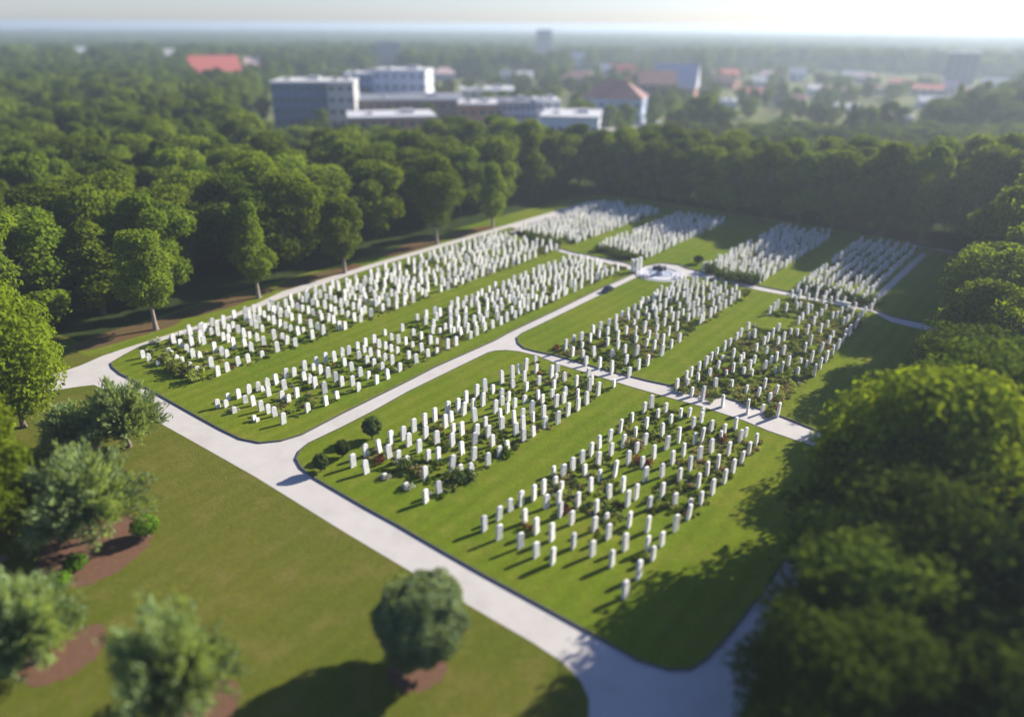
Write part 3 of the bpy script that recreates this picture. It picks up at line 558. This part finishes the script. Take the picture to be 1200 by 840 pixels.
for rk,b in enumerate([112.5,121,130,139,148]):
    n=0; a=20+rk*4-(0 if rk<2 else 6)
    while a<172:
        aa=a+g.gauss(0,1.3); bb=b+g.gauss(0,1.3); x,y=xy(aa,bb); n+=1
        H=g.uniform(13.5,17.5)+rk*.2; rad=g.uniform(6.0,8.0)
        q=PJ(x,y,H*.8)
        if -120<q[0]<1300: woods.append(tree(x,y,H,rad,g.choice(keys+['c0'] if rk==0 else keys),f'wood tree, {ORD[n]} from the near end of rank {rk+1} behind the left verge','trees of the left wood'))
        a+=g.uniform(10.2,12.8)
for rk,a in enumerate([166.5,175,184]):
    n=0; b=104-rk*2
    while b>-6:
        aa=a+g.gauss(0,1); bb=b+g.gauss(0,1); x,y=xy(aa,bb); n+=1
        tree(x,y,g.uniform(14.2,16.5)+max(0,62-b)*.10,g.uniform(5.2,6.6),g.choice(keys[:4]),f'wall tree, {ORD[n]} from the left in rank {rk+1} of the far tree wall','trees of the far tree wall')
        b-=g.uniform(7,8.6)
for rk,b in enumerate([6.5,-1.5,-10,-18]):
    n=0; a=83+rk*3 if rk<2 else 66
    while a<166:
        aa=a+g.gauss(0,1); bb=b+g.gauss(0,1); x,y=xy(aa,bb); n+=1
        if rk==0 and aa<92: H,rad=12,5.4
        else: H=g.uniform(13,16)+max(0,(a-106)*.13); rad=g.uniform(5.4,6.6)
        if PJ(x,y,H)[0]<1330: tree(x,y,H,rad,g.choice(['r0','r2','r4'] if rk==0 else keys),f'right wood tree, {ORD[n]} from the near end of rank {rk+1} along the right edge','trees of the right wood')
        a+=g.uniform(8.5,10.5)
# big trees close to the camera, lower right
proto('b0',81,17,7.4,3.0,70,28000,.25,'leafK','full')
proto('b1',82,17,7.0,2.5,66,28000,.25,'leafA','round')
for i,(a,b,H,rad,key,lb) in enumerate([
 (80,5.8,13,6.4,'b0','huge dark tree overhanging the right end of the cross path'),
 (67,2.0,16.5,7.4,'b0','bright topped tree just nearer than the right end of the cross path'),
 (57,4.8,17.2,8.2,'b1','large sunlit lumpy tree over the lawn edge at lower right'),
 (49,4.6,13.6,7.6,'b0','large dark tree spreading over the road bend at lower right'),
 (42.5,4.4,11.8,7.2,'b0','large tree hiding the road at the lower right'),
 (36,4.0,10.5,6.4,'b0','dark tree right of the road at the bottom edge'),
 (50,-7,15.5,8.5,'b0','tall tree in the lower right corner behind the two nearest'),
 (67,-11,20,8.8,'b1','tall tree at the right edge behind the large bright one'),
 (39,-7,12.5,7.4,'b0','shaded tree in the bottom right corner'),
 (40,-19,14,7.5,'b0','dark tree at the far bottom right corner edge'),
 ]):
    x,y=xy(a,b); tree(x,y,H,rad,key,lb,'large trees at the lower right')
# trees at the left edge
for i,(px,py,pt,hw,key,lb) in enumerate([
 (28,500,322,66,'b1','big bright leafy tree at the left edge over the path end'),
 (-40,600,402,72,'r2','large tree at the left edge below the bright leafy one'),
 (5,655,470,72,'r0','green tree at the left edge behind grey green shrubs'),
 (-75,520,300,70,'r1','tree at the far left edge behind the bright leafy one')]):
    x,y=G(px,py); D=PJ(x,y,7)[2]; H=hgt(px,py,pt)*.95
    tree(x,y,H,hw*D/FP,key,lb,'trees at the left edge')
# grey green feathery trees standing in mulch beds on the front lawn
def feather(px,py,pt,rad,label,seed,nl=9000):
    nl=int(nl*1.9)
    x,y=G(px,py); H=hgt(px,py,pt)*.97; gg=np.random.default_rng(seed)
    e=empty('feathery_tree',(x,y,.02)); tag(e,label,'tree','grey green feathery trees on the front lawn')
    ns=340; th=gg.uniform(0,2*math.pi,ns); ph=np.arccos(gg.uniform(-.15,1,ns)); L=gg.uniform(.78,1.04,ns)
    dirs=np.stack([np.sin(ph)*np.cos(th),np.sin(ph)*np.sin(th),np.cos(ph)],1)
    c=np.array([0,0,H*.36]); ext=np.array([rad,rad,H*.62])
    idx=gg.integers(0,ns,nl); t=gg.random(nl)**.6
    lump=1+.18*np.sin(th*5+ph*4)
    P=c+dirs[idx]*ext*(L*lump)[idx][:,None]*t[:,None]; P[:,2]-=.25*(t**2)*np.sin(ph)[idx]*H*.12
    P+=gg.normal(size=(nl,3))*.16; P[:,2]=np.maximum(P[:,2],.15)
    T=unit(dirs[idx]*np.array([1,1,1.2])+gg.normal(size=(nl,3))*.35+np.array([0,0,.35]))
    Nn=unit(np.cross(T,gg.normal(size=(nl,3))))
    link('crown',quads('crown',P,Nn,gg.uniform(.16,.36,nl),M['leafG'],.24,T),e)
    C=np.concatenate([c+dirs[:14]*ext*.6,np.ones((14,1))],1)
    link('trunk',trunkmesh('trunk',C,H*.8,.5,M['bark'],seed,.2,10),e)
feather(152,523,446,3.7,'grey green feathery tree beside the front road bend',1,12000)
feather(86,527,474,2.6,'smaller pale feathery tree left of the one at the road bend',2,7000)
feather(112,632,520,4.6,'widest grey green feathery tree on the long mulch bed',3,14000)
feather(42,776,676,3.5,'grey green feathery tree at the lower left corner with curved mulch bed',4,10000)
feather(216,846,702,3.5,'grey green feathery tree at the bottom edge of the front lawn',5,10000)
def mulch(pts,lb):
    tag(slab('mulch_bed',[(x_+g.gauss(0,.10),y_+g.gauss(0,.10)) for x_,y_ in chaikin(PX(*pts),3)],None,.008,M['mulch']),lb,None,None,'structure')
mulch([(40,660),(60,628),(110,612),(150,600),(178,610),(182,628),(160,655),(120,680),(90,690),(50,680)],None)
mulch([(0,790),(20,760),(60,755),(112,728),(128,735),(120,765),(85,792),(45,808)],None)
mulch([(190,860),(215,820),(255,795),(275,795),(282,815),(270,850),(230,880)],None)
mulch([(448,790),(470,765),(512,760),(526,778),(512,806),(470,814)],None)
mulch([(55,525),(80,512),(115,513),(120,526),(85,538),(60,536)],None)
x,y=G(497,778); e=empty('round_tree',(x,y,.02)); tag(e,'single clipped ball shaped tree in the bottom middle beside the front road','tree')
C=clumps(91,6.6,1,2.6,20,'full'); link('crown',ballcrown('crown',91,3.65,4.15,20000,.15,M['leafG']),e); link('trunk',trunkmesh('trunk',C,6.4,.9,M['bark'],5,.2,10),e)

# far woods: a mass nobody could count
town2=[G(*p) for p in ((790,150),(815,98),(830,82),(900,78),(1010,84),(1120,88),(1190,104),(1195,130),(1100,150),(1000,160),(880,166))]
town=[G(*p) for p in ((285,168),(310,110),(400,88),(520,92),(640,92),(740,76),(815,80),(830,120),(800,160),(780,172),(700,188),(600,184),(420,178))]
pts=[];scl=[]
def want(x,y,d):
    q=PJ(x,y,0)
    if any(abs(q[0]-cx_)<w_ and by_-2<q[1]<by_+18 for cx_,w_,by_ in ((257,36,98),(297,16,88),(102,12,74),(198,12,78),(677,14,78),(1122,24,100),(637,16,66),(456,20,76),(933,14,96),(1030,44,128),(1086,20,112),(1110,14,112),(1059,16,152),(849,16,136),(520,16,96))): return 0
    if abs(x)>.86*y+70: return 0
    a,b=ab(x,y)
    if a<192 and -22<b<154: return 0
    if y<20: return 0
    if inpoly(x,y,town): return .22
    if inpoly(x,y,town2): return .16
    return 1
for ring in range(60):
    pass
n_try=0
d=60.0
while d<3400:
    s=1.0 if d<500 else 1+(d-500)/900; step=9.3*s
    width=2*(.9*d+70); n=int(width/step)
    for k in range(n):
        th=(k+.5+g.uniform(-.4,.4))/n*2-1
        th*=math.radians(48); dd=d+g.uniform(-.45,.45)*step
        x,y=dd*math.sin(th),dd*math.cos(th)
        w=want(x,y,dd)
        if w and g.random()<w:
            nv=mn.noise(Vector((x*.004,y*.004,1)))
            if nv<-.42 and dd>420: continue      # clearings
            s2=s*g.uniform(.8,1.25); hh=g.uniform(.78,1.18)*(1+.2*nv)*(1 if s<1.5 else .75); q_=PJ(x,y,0); hh*=(.55 if q_[0]<800 else .5) if (290<q_[0]<1260 and y<300) else 1; 
            if inpoly(x,y,town): s2*=.65; hh*=.7
            if inpoly(x,y,town2): s2*=.7; hh*=.55
            pts.append((x,y,0)); scl.append((s2,s2,hh if s2<1.3 else hh*1.15))
    d+=step
src=[w.children[0] for w in woods[:4]]
print('FAR',len(pts))
tag(gn_scatter('far_woodland',pts,scl,src),'unbroken green woodland stretching to the horizon','woodland',None,'stuff')
# light open ground among the town
tag(slab('town_ground',town,None,-.004,M['field']),kind='structure')
tag(slab('town_ground',town2,None,-.004,M['field']),kind='structure')
tag(slab('far_field',chaikin(PX((985,150),(1000,136),(1030,128),(1060,126),(1075,136),(1068,150),(1040,156),(1005,156)),2),None,0.0,M['field']),kind='structure')
tag(slab('far_road',chaikin(PX((640,152),(700,150),(770,140),(780,146),(700,160),(640,162)),1),None,0.0,M['path']),kind='structure')

# ---------------------------------------------------------------- plaza
cx,cy=G(774,321,Z1); PR=4.35
def ringdisc(name,r0,r1,z0,z1,mat,a0=0,a1=360,seg=64,parent=None):
    n=max(6,int(seg*(a1-a0)/360)); v=[];f=[]; full=(a1-a0)>=360
    for k in range(n if full else n+1):
        t=R(a0+(a1-a0)*k/n); c,s=math.cos(t),math.sin(t)
        v+=[(r1*c,r1*s,z0),(r1*c,r1*s,z1),(r0*c,r0*s,z1),(r0*c,r0*s,z0)]
    m=n if full else n+1
    for k in range(n):
        i,j=4*k,4*((k+1)%m)
        f+=[(i,j,j+1,i+1),(i+1,j+1,j+2,i+2),(i+2,j+2,j+3,i+3)]
    if not full: f+=[(0,1,2,3),(4*n,4*n+3,4*n+2,4*n+1)]
    o=link(name,mesh(name,v,f,mat),parent); return o
M['plaza']=simple('pale_plaza_paving',(.42,.40,.40),.8,.15,2)
M['basin']=simple('white_basin_stone',(.44,.44,.47),.7,.12,2)
M['water']=simple('shallow_fountain_water',(.30,.36,.46),.12,.1,2,spec=.6,bmp=.1)
M['slate']=simple('dark_slate',(.075,.08,.11),.6,.25,3)
M['bronze']=simple('dark_bronze',(.05,.05,.055),.45,.3,4,metal=.3)
o=slab('plaza',[(cx+PR*math.cos(2*math.pi*k/64),cy+PR*math.sin(2*math.pi*k/64)) for k in range(64)],0,Z1+.03,M['plaza']); tag(o,kind='structure')
f_=empty('round_fountain',(cx,cy,Z1+.03)); tag(f_,'round pale fountain basin with dark arcs at the end of central road','fountain')
ringdisc('basin_rim',3.55,3.85,0,.10,M['basin'],parent=f_)
w_=slab('basin_floor',[(3.56*math.cos(2*math.pi*k/48),3.56*math.sin(2*math.pi*k/48)) for k in range(48)],0,.06,M['basin'],f_)
ringdisc('dark_arc',2.75,3.3,.06,.075,M['slate'],20,128,parent=f_)  # flat dark arcs on the basin floor
ringdisc('dark_arc',2.75,3.15,.06,.075,M['slate'],175,232,parent=f_)
ringdisc('dark_arc',2.55,2.8,.06,.075,M['slate'],300,345,parent=f_)
ringdisc('inner_ring',1.75,2.0,.06,.08,M['slate'],seg=48,parent=f_)
ringdisc('pool',.0,1.5,.06,.085,M['water'],seg=40,parent=f_)
cw=ringdisc('curved_wall',2.2,2.45,0,.75,M['slate'],55,115); cw.location=(cx,cy,Z1+.05); tag(cw,'low dark curved wall at the back of the round fountain','wall')
bm=bmesh.new(); cyl(bm,(0,0,.25),.7,.5,24); cyl(bm,(0,0,.58),.5,.16,24)
st=empty('memorial_statue',(cx-.25,cy-.55,Z1+.05)); tag(st,'dark sculpture on a round plinth in the centre of the fountain','statue')
link('plinth',bmmesh('plinth',bm,M['basin']),st)
bm=bmesh.new()
for k in range(9):
    t=k/8; cyl(bm,(.28*math.sin(t*4),.22*math.cos(t*3)-.1,.66+t*1.1),.42*(1-t*.55)+.04*math.sin(k*2),.2,16,r2=.40*(1-t*.6))
cyl(bm,(-.22,.1,1.35),.10,.9,12)
link('sculpture',bmmesh('sculpture',bm,M['bronze'],True),st)
for i,(px,py,lb) in enumerate([(793,327,'small stone bench at the right front edge of the plaza'),(754,324,'small stone bench at the left front edge of the plaza')]):
    x,y=G(px,py,Z1+.03); b_=empty('stone_bench',(x,y,Z1+.03),ANG_A+(.5 if i else -.7)); tag(b_,lb,'bench','benches round the plaza')
    bm=bmesh.new(); box(bm,(0,0,.45),(1.3,.42,.1),bev=.02); link('seat',bmmesh('seat',bm,M['basin']),b_)
    for s in (-1,1):
        bm=bmesh.new(); box(bm,(s*.45,0,.2),(.14,.34,.4)); link('leg',bmmesh('leg',bm,M['basin']),b_)
for i,(px,py,h,lb) in enumerate([(741,318,2.1,'leftmost square white pillar beside the plaza'),(745.5,319.5,2.4,'middle white pillar of three beside the plaza'),(750,317,2.3,'rightmost white pillar of three beside the plaza')]):
    x,y=G(px,py,Z1); bm=bmesh.new(); box(bm,(0,0,h/2),(.42,.42,h),bev=.02); box(bm,(0,0,h+.05),(.54,.54,.12),bev=.02); box(bm,(0,0,.1),(.54,.54,.24),bev=.02)
    o=link('stone_pillar',bmmesh('stone_pillar',bm,M['stone'])); o.location=(x,y,Z1); o.rotation_euler=(0,0,ANG_A); tag(o,lb,'pillar','pillars beside the plaza')
x,y=G(987,358,Z1); bm=bmesh.new(); box(bm,(0,0,.3),(2.2,.3,.6),bev=.03); box(bm,(0,0,.63),(2.4,.4,.1),bev=.02)
o=link('memorial_wall',bmmesh('memorial_wall',bm,M['stone'])); o.location=(x,y,Z1); o.rotation_euler=(0,0,ANG_B); tag(o,'long low white wall among headstones at the far end of right-hand plot','wall')

# ---------------------------------------------------------------- the car
M['car']=simple('black_car_paint',(.012,.013,.02),.25,.1,2,metal=.2,spec=.6,bmp=0)
M['glass']=simple('dark_car_glass',(.03,.035,.045),.06,.1,2,spec=.8,bmp=0)
M['tyre']=simple('tyre_rubber',(.02,.02,.02),.9,.1,8)
M['rim']=simple('alloy_rim',(.45,.45,.47),.35,.05,8,metal=.8)
M['lamp']=simple('headlamp_lens',(.7,.7,.72),.15,.05,8,spec=.7,bmp=0)
M['taillamp']=simple('tail_lamp_lens',(.35,.02,.02),.2,.05,8,spec=.6,bmp=0)
x,y=G(712,342,.012); car=empty('parked_car',(x,y,.012),ANG_A+math.pi); car.scale=(.82,.82,.82); tag(car,'small black car on the central road near the plaza','car')
def extr(name,prof,w0,w1,mat,parent,zc=0):
    "side profile (x,z) extruded across y, narrower at the top (w1)"
    zs=[p[1] for p in prof]; z0,z1=min(zs),max(zs); bm=bmesh.new()
    L=[bm.verts.new((p[0],-(w0+(w1-w0)*(p[1]-z0)/(z1-z0))/2,p[1])) for p in prof]; Rr=[bm.verts.new((p[0],(w0+(w1-w0)*(p[1]-z0)/(z1-z0))/2,p[1])) for p in prof]
    bm.faces.new(L); bm.faces.new(Rr[::-1]); n=len(prof)
    for i in range(n): bm.faces.new((L[i],Rr[i],Rr[(i+1)%n],L[(i+1)%n]))
    bmesh.ops.bevel(bm,geom=bm.edges[:],offset=.025,segments=2,affect='EDGES')
    return link(name,bmmesh(name,bm,mat),parent)
extr('body',[(-1.45,.22),(1.45,.22),(1.5,.45),(1.42,.60),(.75,.70),(-1.35,.72),(-1.48,.5)],1.34,1.30,M['car'],car)
extr('cabin',[(-1.2,.70),(.85,.69),(.38,1.08),(-.15,1.14),(-.85,1.10)],1.26,1.0,M['glass'],car)
extr('roof',[(-.84,1.09),(.36,1.08),(.30,1.13),(-.15,1.17),(-.78,1.14)],1.04,.98,M['car'],car)
for sx in (-.92,.92):
    for sy in (-.62,.62):
        bm=bmesh.new(); cyl(bm,(sx,sy,.27),.27,.17,24,'Y'); t=link('wheel',bmmesh('wheel',bm,M['tyre']),car)
        bm=bmesh.new(); cyl(bm,(sx,sy*1.03,.27),.16,.17,16,'Y'); link('rim',bmmesh('rim',bm,M['rim']),t)
for sy in (-.48,.48):
    bm=bmesh.new(); box(bm,(1.47,sy,.5),(.06,.24,.11),bev=.01); link('headlight',bmmesh('headlight',bm,M['lamp']),car)
    bm=bmesh.new(); box(bm,(-1.46,sy,.55),(.06,.22,.12),bev=.01); link('tail_light',bmmesh('tail_light',bm,M['taillamp']),car)

# ---------------------------------------------------------------- the town
W={}
def wm(name,c,rough=.8):
    if name not in W: W[name]=simple(name,c,rough,.08,.4,bmp=.05)
    return W[name]
COL=dict(white=(.58,.59,.62),blue=(.10,.15,.27),paleblue=(.30,.37,.50),brick=(.38,.17,.12),orange=(.42,.20,.12),brown=(.20,.13,.12),grey=(.36,.36,.38),pale=(.42,.41,.40),
 redroof=(.42,.10,.075),darkroof=(.20,.10,.09),roofwhite=(.42,.42,.43),pink=(.52,.36,.34),slate=(.14,.15,.18))
WIN=simple('window_glass',(.05,.07,.10),.15,.1,1,spec=.6,bmp=0)
bm=bmesh.new(); box(bm,(0,0,0),(1.5,.12,1.5)); WM=bmmesh('window',bm,WIN)
def building(label,l,r,pb,pt,depth,wall,roof,rc,yaw=0,floors=2,nw=6,cat='building',name='building',rh=None,strip=None,chim=False):
    px=(l+r)/2; x,y=G(px,pb); D=PJ(x,y,0)[2]; w=(r-l)*D/FP; h=hgt(px,pb,pt)
    face=math.atan2(-x,y)*-1
    e=empty(name,(x,y,0),-math.atan2(x,y)+R(yaw)); tag(e,label,cat,'buildings of the town beyond the far trees' if cat in('building','house') else None)
    w/=max(.5,math.cos(R(yaw)))
    if roof!='flat': rh=rh or h*.4; hw=h-rh
    else: hw=h
    bm=bmesh.new(); box(bm,(0,depth/2,hw/2-.3),(w,depth,hw+.6)); wl=link('wall',bmmesh('wall',bm,wm(wall,COL[wall])),e)
    if roof=='flat':
        bm=bmesh.new(); box(bm,(0,depth/2,hw+.35),(w+.8,depth+.8,.7))
        rf=link('roof',bmmesh('roof',bm,wm(rc,COL[rc])),e)
        bm=bmesh.new(); box(bm,(w*.2,depth*.55,hw+1.3),(min(w*.2,5),min(depth*.3,5),1.2)); box(bm,(-w*.25,depth*.4,hw+1.1),(2.4,3,.8)); link('rooftop_unit',bmmesh('rooftop_unit',bm,wm('grey',COL['grey'])),rf)
    else:
        o=.6; X=w/2+o; y0,y1=-o,depth+o; rd=0 if roof=='gable' else min(w*.35,depth*.5)
        v=[(-X,y0,hw),(X,y0,hw),(X,y1,hw),(-X,y1,hw),(-X+rd,depth/2,hw+rh),(X-rd,depth/2,hw+rh)]
        f=[(0,1,5,4),(2,3,4,5),(0,4,3),(1,2,5),(3,2,1,0)]
        if roof=='gablefront':
            v=[(-X,y0,hw),(X,y0,hw),(X,y1,hw),(-X,y1,hw),(0,y0,hw+rh),(0,y1,hw+rh)]; f=[(0,4,5,3),(1,2,5,4),(0,1,4),(2,3,5),(3,2,1,0)]
        rf=link('roof',mesh('roof',v,f,wm(rc,COL[rc])),e)
    if chim:
        bm=bmesh.new(); box(bm,(w*.2,depth*.5,hw+rh*.9),(1,1,rh*.9)); link('chimney',bmmesh('chimney',bm,wm('brick',COL['brick'])),rf)
    fh=hw/floors
    for fl in range(floors):
        for k in range(nw):
            o=link('window',WM,e); o.location=(-w/2+(k+.5)*w/nw,-.05,fh*(fl+.55)); o.scale=(min(1.4,w/nw/2.2),1,min(1.1,fh/3))
        for k in range(max(1,nw//2)):
            o=link('window',WM,e); n2=max(1,nw//2); o.location=(w/2+.05,(k+.5)*depth/n2,fh*(fl+.55)); o.rotation_euler=(0,0,math.pi/2); o.scale=(min(1.4,depth/n2/2.2),1,min(1.1,fh/3))
    bm=bmesh.new(); box(bm,(-w*.12,-.06,1.15),(1.4,.14,2.3)); link('door',bmmesh('door',bm,wm('slate',COL['slate'])),e)
building('dark blue block with grey flat roof at left end of the town',324,386,150,98,26,'blue','flat','pale',-10,4,8)
building('narrow pale grey block adjoining the dark blue block',388,418,152,98,22,'pale','flat','pale',-6,4,3)
building('pale blue and white block behind the brown flat roof',406,446,130,88,20,'paleblue','flat','roofwhite',-8,4,5)
building('tall white cubic block behind the brown flat roof',440,500,134,84,22,'white','flat','roofwhite',-12,4,6)
building('long low brown building in front of white block',420,546,146,119,34,'brown','flat','slate',0,2,12)
building('low brick building with white flat roof at front of the town',412,512,166,139,22,'brick','flat','roofwhite',4,2,9)
building('orange brick block beside the blue glazed building',538,582,160,124,18,'orange','flat','pale',0,2,4)
building('low white roofed hall behind the orange brick block',540,602,128,107,26,'pale','flat','roofwhite',0,2,6)
building('blue glazed long building in middle of the town',580,630,154,122,22,'paleblue','flat','slate',8,3,7)
building('white cube building right of the blue glazed one',628,656,154,120,18,'white','flat','roofwhite',8,3,3)
building('low wide white roofed shed behind the far trees',632,700,168,139,26,'white','flat','roofwhite',-4,1,7)
building('white house block with red hipped roof',678,750,146,96,22,'paleblue','hip','darkroof',-8,2,7,chim=True)
building('dark red hall with long roof left of white gable',748,790,122,84,24,'brown','gable','darkroof',6,2,4)
building('bright white gabled building right of centre on the skyline',762,812,118,76,26,'brick','gable','roofwhite',-6,2,4,rh=13)
building('red roofed long building alone in the left woodland',230,284,98,66,26,'brown','gable','redroof',8,2,6,rh=11)
building('small pink roofed house right of the red roofed building',286,308,88,68,16,'pale','gable','pink',0,1,3,'house','house')
building('small pale house far back in the left woodland',94,110,74,56,14,'white','gable','grey',0,1,2,'house','house')
building('small whitish house between pale house and red roof',190,206,78,58,14,'paleblue','gable','pale',0,1,2,'house','house')
building('small pink roofed house above the white cubic block',508,532,96,80,16,'pale','hip','pink',0,1,3,'house','house')
building('grey blue low house above the long white roof',580,604,100,82,16,'grey','hip','slate',0,1,3,'house','house')
building('small white house right of the grey blue one',604,624,102,84,16,'white','gable','pale',0,1,3,'house','house')
building('white tower like house in far woodland above town',670,684,78,62,12,'white','gable','pale',0,2,2,'house','house')
building('dark red roofed wide house behind hipped roof building',658,700,104,84,18,'brown','hip','darkroof',0,1,4,'house','house')
building('pale red gabled house left of the dark red hall',716,742,98,76,16,'pink','gable','redroof',0,2,3,'house','house')
building('white house at far right of the centre skyline',924,942,96,80,14,'white','gable','pale',0,2,2,'house','house')
building('pink white house beside long red roof at far right',1102,1118,112,94,12,'white','gable','pink',0,2,2,'house','house')
building('long low red roofed house at far right',1070,1102,112,100,14,'pale','gable','redroof',0,1,4,'house','house')
building('hazy grey tower block at far right skyline',1106,1138,100,63,22,'slate','flat','grey',0,6,4)
building('distant dark tower breaking the horizon in the centre',628,646,66,36,26,'slate','flat','slate',0,6,3)
building('distant dark low tower left of centre',442,470,76,50,30,'slate','flat','slate',0,4,4)
for i_,(l_,r_,pb_,pt_,c_,rf_,lb_) in enumerate([(880,896,104,90,'white','pale','small pale house in the hazy wood right of centre'),(968,990,116,102,'pale','darkroof','dark roofed house in the hazy wood left of the light field'),(1000,1016,98,86,'pale','pink','small pink roofed house far beyond the light field'),(1150,1176,108,92,'pale','grey','grey house near the hazy right edge'),(846,866,96,82,'pale','redroof','small red roofed house in the haze right of the gabled building'),(560,576,90,78,'white','grey','tiny white house above the long white roof'),(350,372,84,70,'pale','pink','pink roofed house above the dark blue block'),(150,166,92,78,'pale','grey','small grey roofed house in the upper left woodland'),(700,720,90,76,'pale','grey','pale house above the hipped roof block')]):
    building(lb_,l_,r_,pb_,pt_,14,c_,'gable',rf_,[0,20,-15][i_%3],1,3,'house','house')
for l_,pb_,w_,h_,c_,rf_,lb_ in [(868,118,26,14,'white','redroof','red roofed white house just right of centre beyond the far wall'),(905,126,30,15,'pale','darkroof','wide dark roofed house beyond the middle of the far wall'),(948,112,22,12,'white','pale','white cottage in open ground left of the light field'),(975,134,26,12,'brick','grey','brick house near the left end of the light field'),(1012,112,24,12,'white','darkroof','dark roofed white house behind the light field'),(1040,104,22,11,'pale','redroof','red roofed house far behind the light field'),(1078,128,26,14,'white','grey','grey roofed white house right of the light field'),(1128,118,28,14,'pale','darkroof','dark roofed house below the grey tower at far right'),(1162,128,26,13,'white','redroof','red roofed white house at the right end of the haze'),(835,104,24,14,'brick','darkroof','dark brick house beside the large pale gabled building'),(890,94,20,10,'white','pink','pink roofed cottage in the far haze right of centre'),(985,94,20,10,'white','grey','tiny grey roofed cottage in the far haze')]:
    building(lb_,l_,l_+w_,pb_,pb_-h_,14,c_,'gable',rf_,(l_%5-2)*9,1,4,'house','house')
building('small white building behind the far wall right of gabled one',838,860,136,120,12,'white','flat','roofwhite',0,1,3)
building('pale low building beside the far right road',1052,1066,152,140,10,'paleblue','flat','roofwhite',0,1,2)

# ---------------------------------------------------------------- air, light, camera
m,nt,out=newmat('haze_air')
pv=nt.nodes.new('ShaderNodeVolumePrincipled'); pv.inputs['Density'].default_value=HAZE
pv.inputs['Color'].default_value=(.56,.65,.75,1); pv.inputs['Anisotropy'].default_value=.35
nt.links.new(pv.outputs[0],out.inputs['Volume'])
bm=bmesh.new(); box(bm,(0,0,20.6),(18400,18400,43.2)); hz=link('haze',bmmesh('haze',bm,m)); tag(hz,kind='stuff')

SUN_AZ,SUN_EL=R(59),R(27)
w=bpy.data.worlds.new('World'); sc.world=w; w.use_nodes=True; nt=w.node_tree
bg=nt.nodes['Background']; sky=nt.nodes.new('ShaderNodeTexSky'); sky.sky_type='NISHITA'; sky.sun_disc=False
sky.sun_elevation=SUN_EL; sky.sun_rotation=SUN_AZ; sky.air_density=1.0; sky.dust_density=DUST; sky.ozone_density=1.0; sky.altitude=50
tint=nt.nodes.new('ShaderNodeMix'); tint.data_type='RGBA'; tint.blend_type='MULTIPLY'; tint.inputs[0].default_value=1; tint.inputs[7].default_value=(.82,.94,1.42,1); nt.links.new(sky.outputs[0],tint.inputs[6]); nt.links.new(tint.outputs[2],bg.inputs[0]); bg.inputs[1].default_value=SKY
S=Vector((math.sin(SUN_AZ)*math.cos(SUN_EL),math.cos(SUN_AZ)*math.cos(SUN_EL),math.sin(SUN_EL)))
sd=bpy.data.lights.new('sun','SUN'); sd.energy=SUN; sd.angle=R(.5); sd.color=(1,.93,.80)
so=bpy.data.objects.new('sun',sd); col.objects.link(so); so.rotation_euler=S.to_track_quat('Z','Y').to_euler(); so.location=(60,60,90)
cd=bpy.data.cameras.new('camera'); co=bpy.data.objects.new('camera',cd); col.objects.link(co); sc.camera=co
cd.lens=FP/1200*36; cd.sensor_width=36; cd.sensor_fit='HORIZONTAL'; cd.clip_start=.5; cd.clip_end=30000
rv,uv,fv=Vector(_r),Vector(_u),Vector(_f)
mt=Matrix((rv,uv,-fv)).transposed().to_4x4(); mt.translation=Vector((0,0,CH)); co.matrix_world=mt
cd.dof.use_dof=True; cd.dof.focus_distance=85.0; cd.dof.aperture_fstop=FSTOP
sc.view_settings.view_transform='Standard'; sc.view_settings.look='None'; sc.view_settings.gamma=1; sc.view_settings.exposure=EXPO
sc.render.engine='CYCLES'
cy_=sc.cycles; cy_.use_denoising=True; cy_.max_bounces=6; cy_.diffuse_bounces=3; cy_.glossy_bounces=2; cy_.transmission_bounces=3; cy_.volume_bounces=1; cy_.transparent_max_bounces=8
cy_.sample_clamp_indirect=6
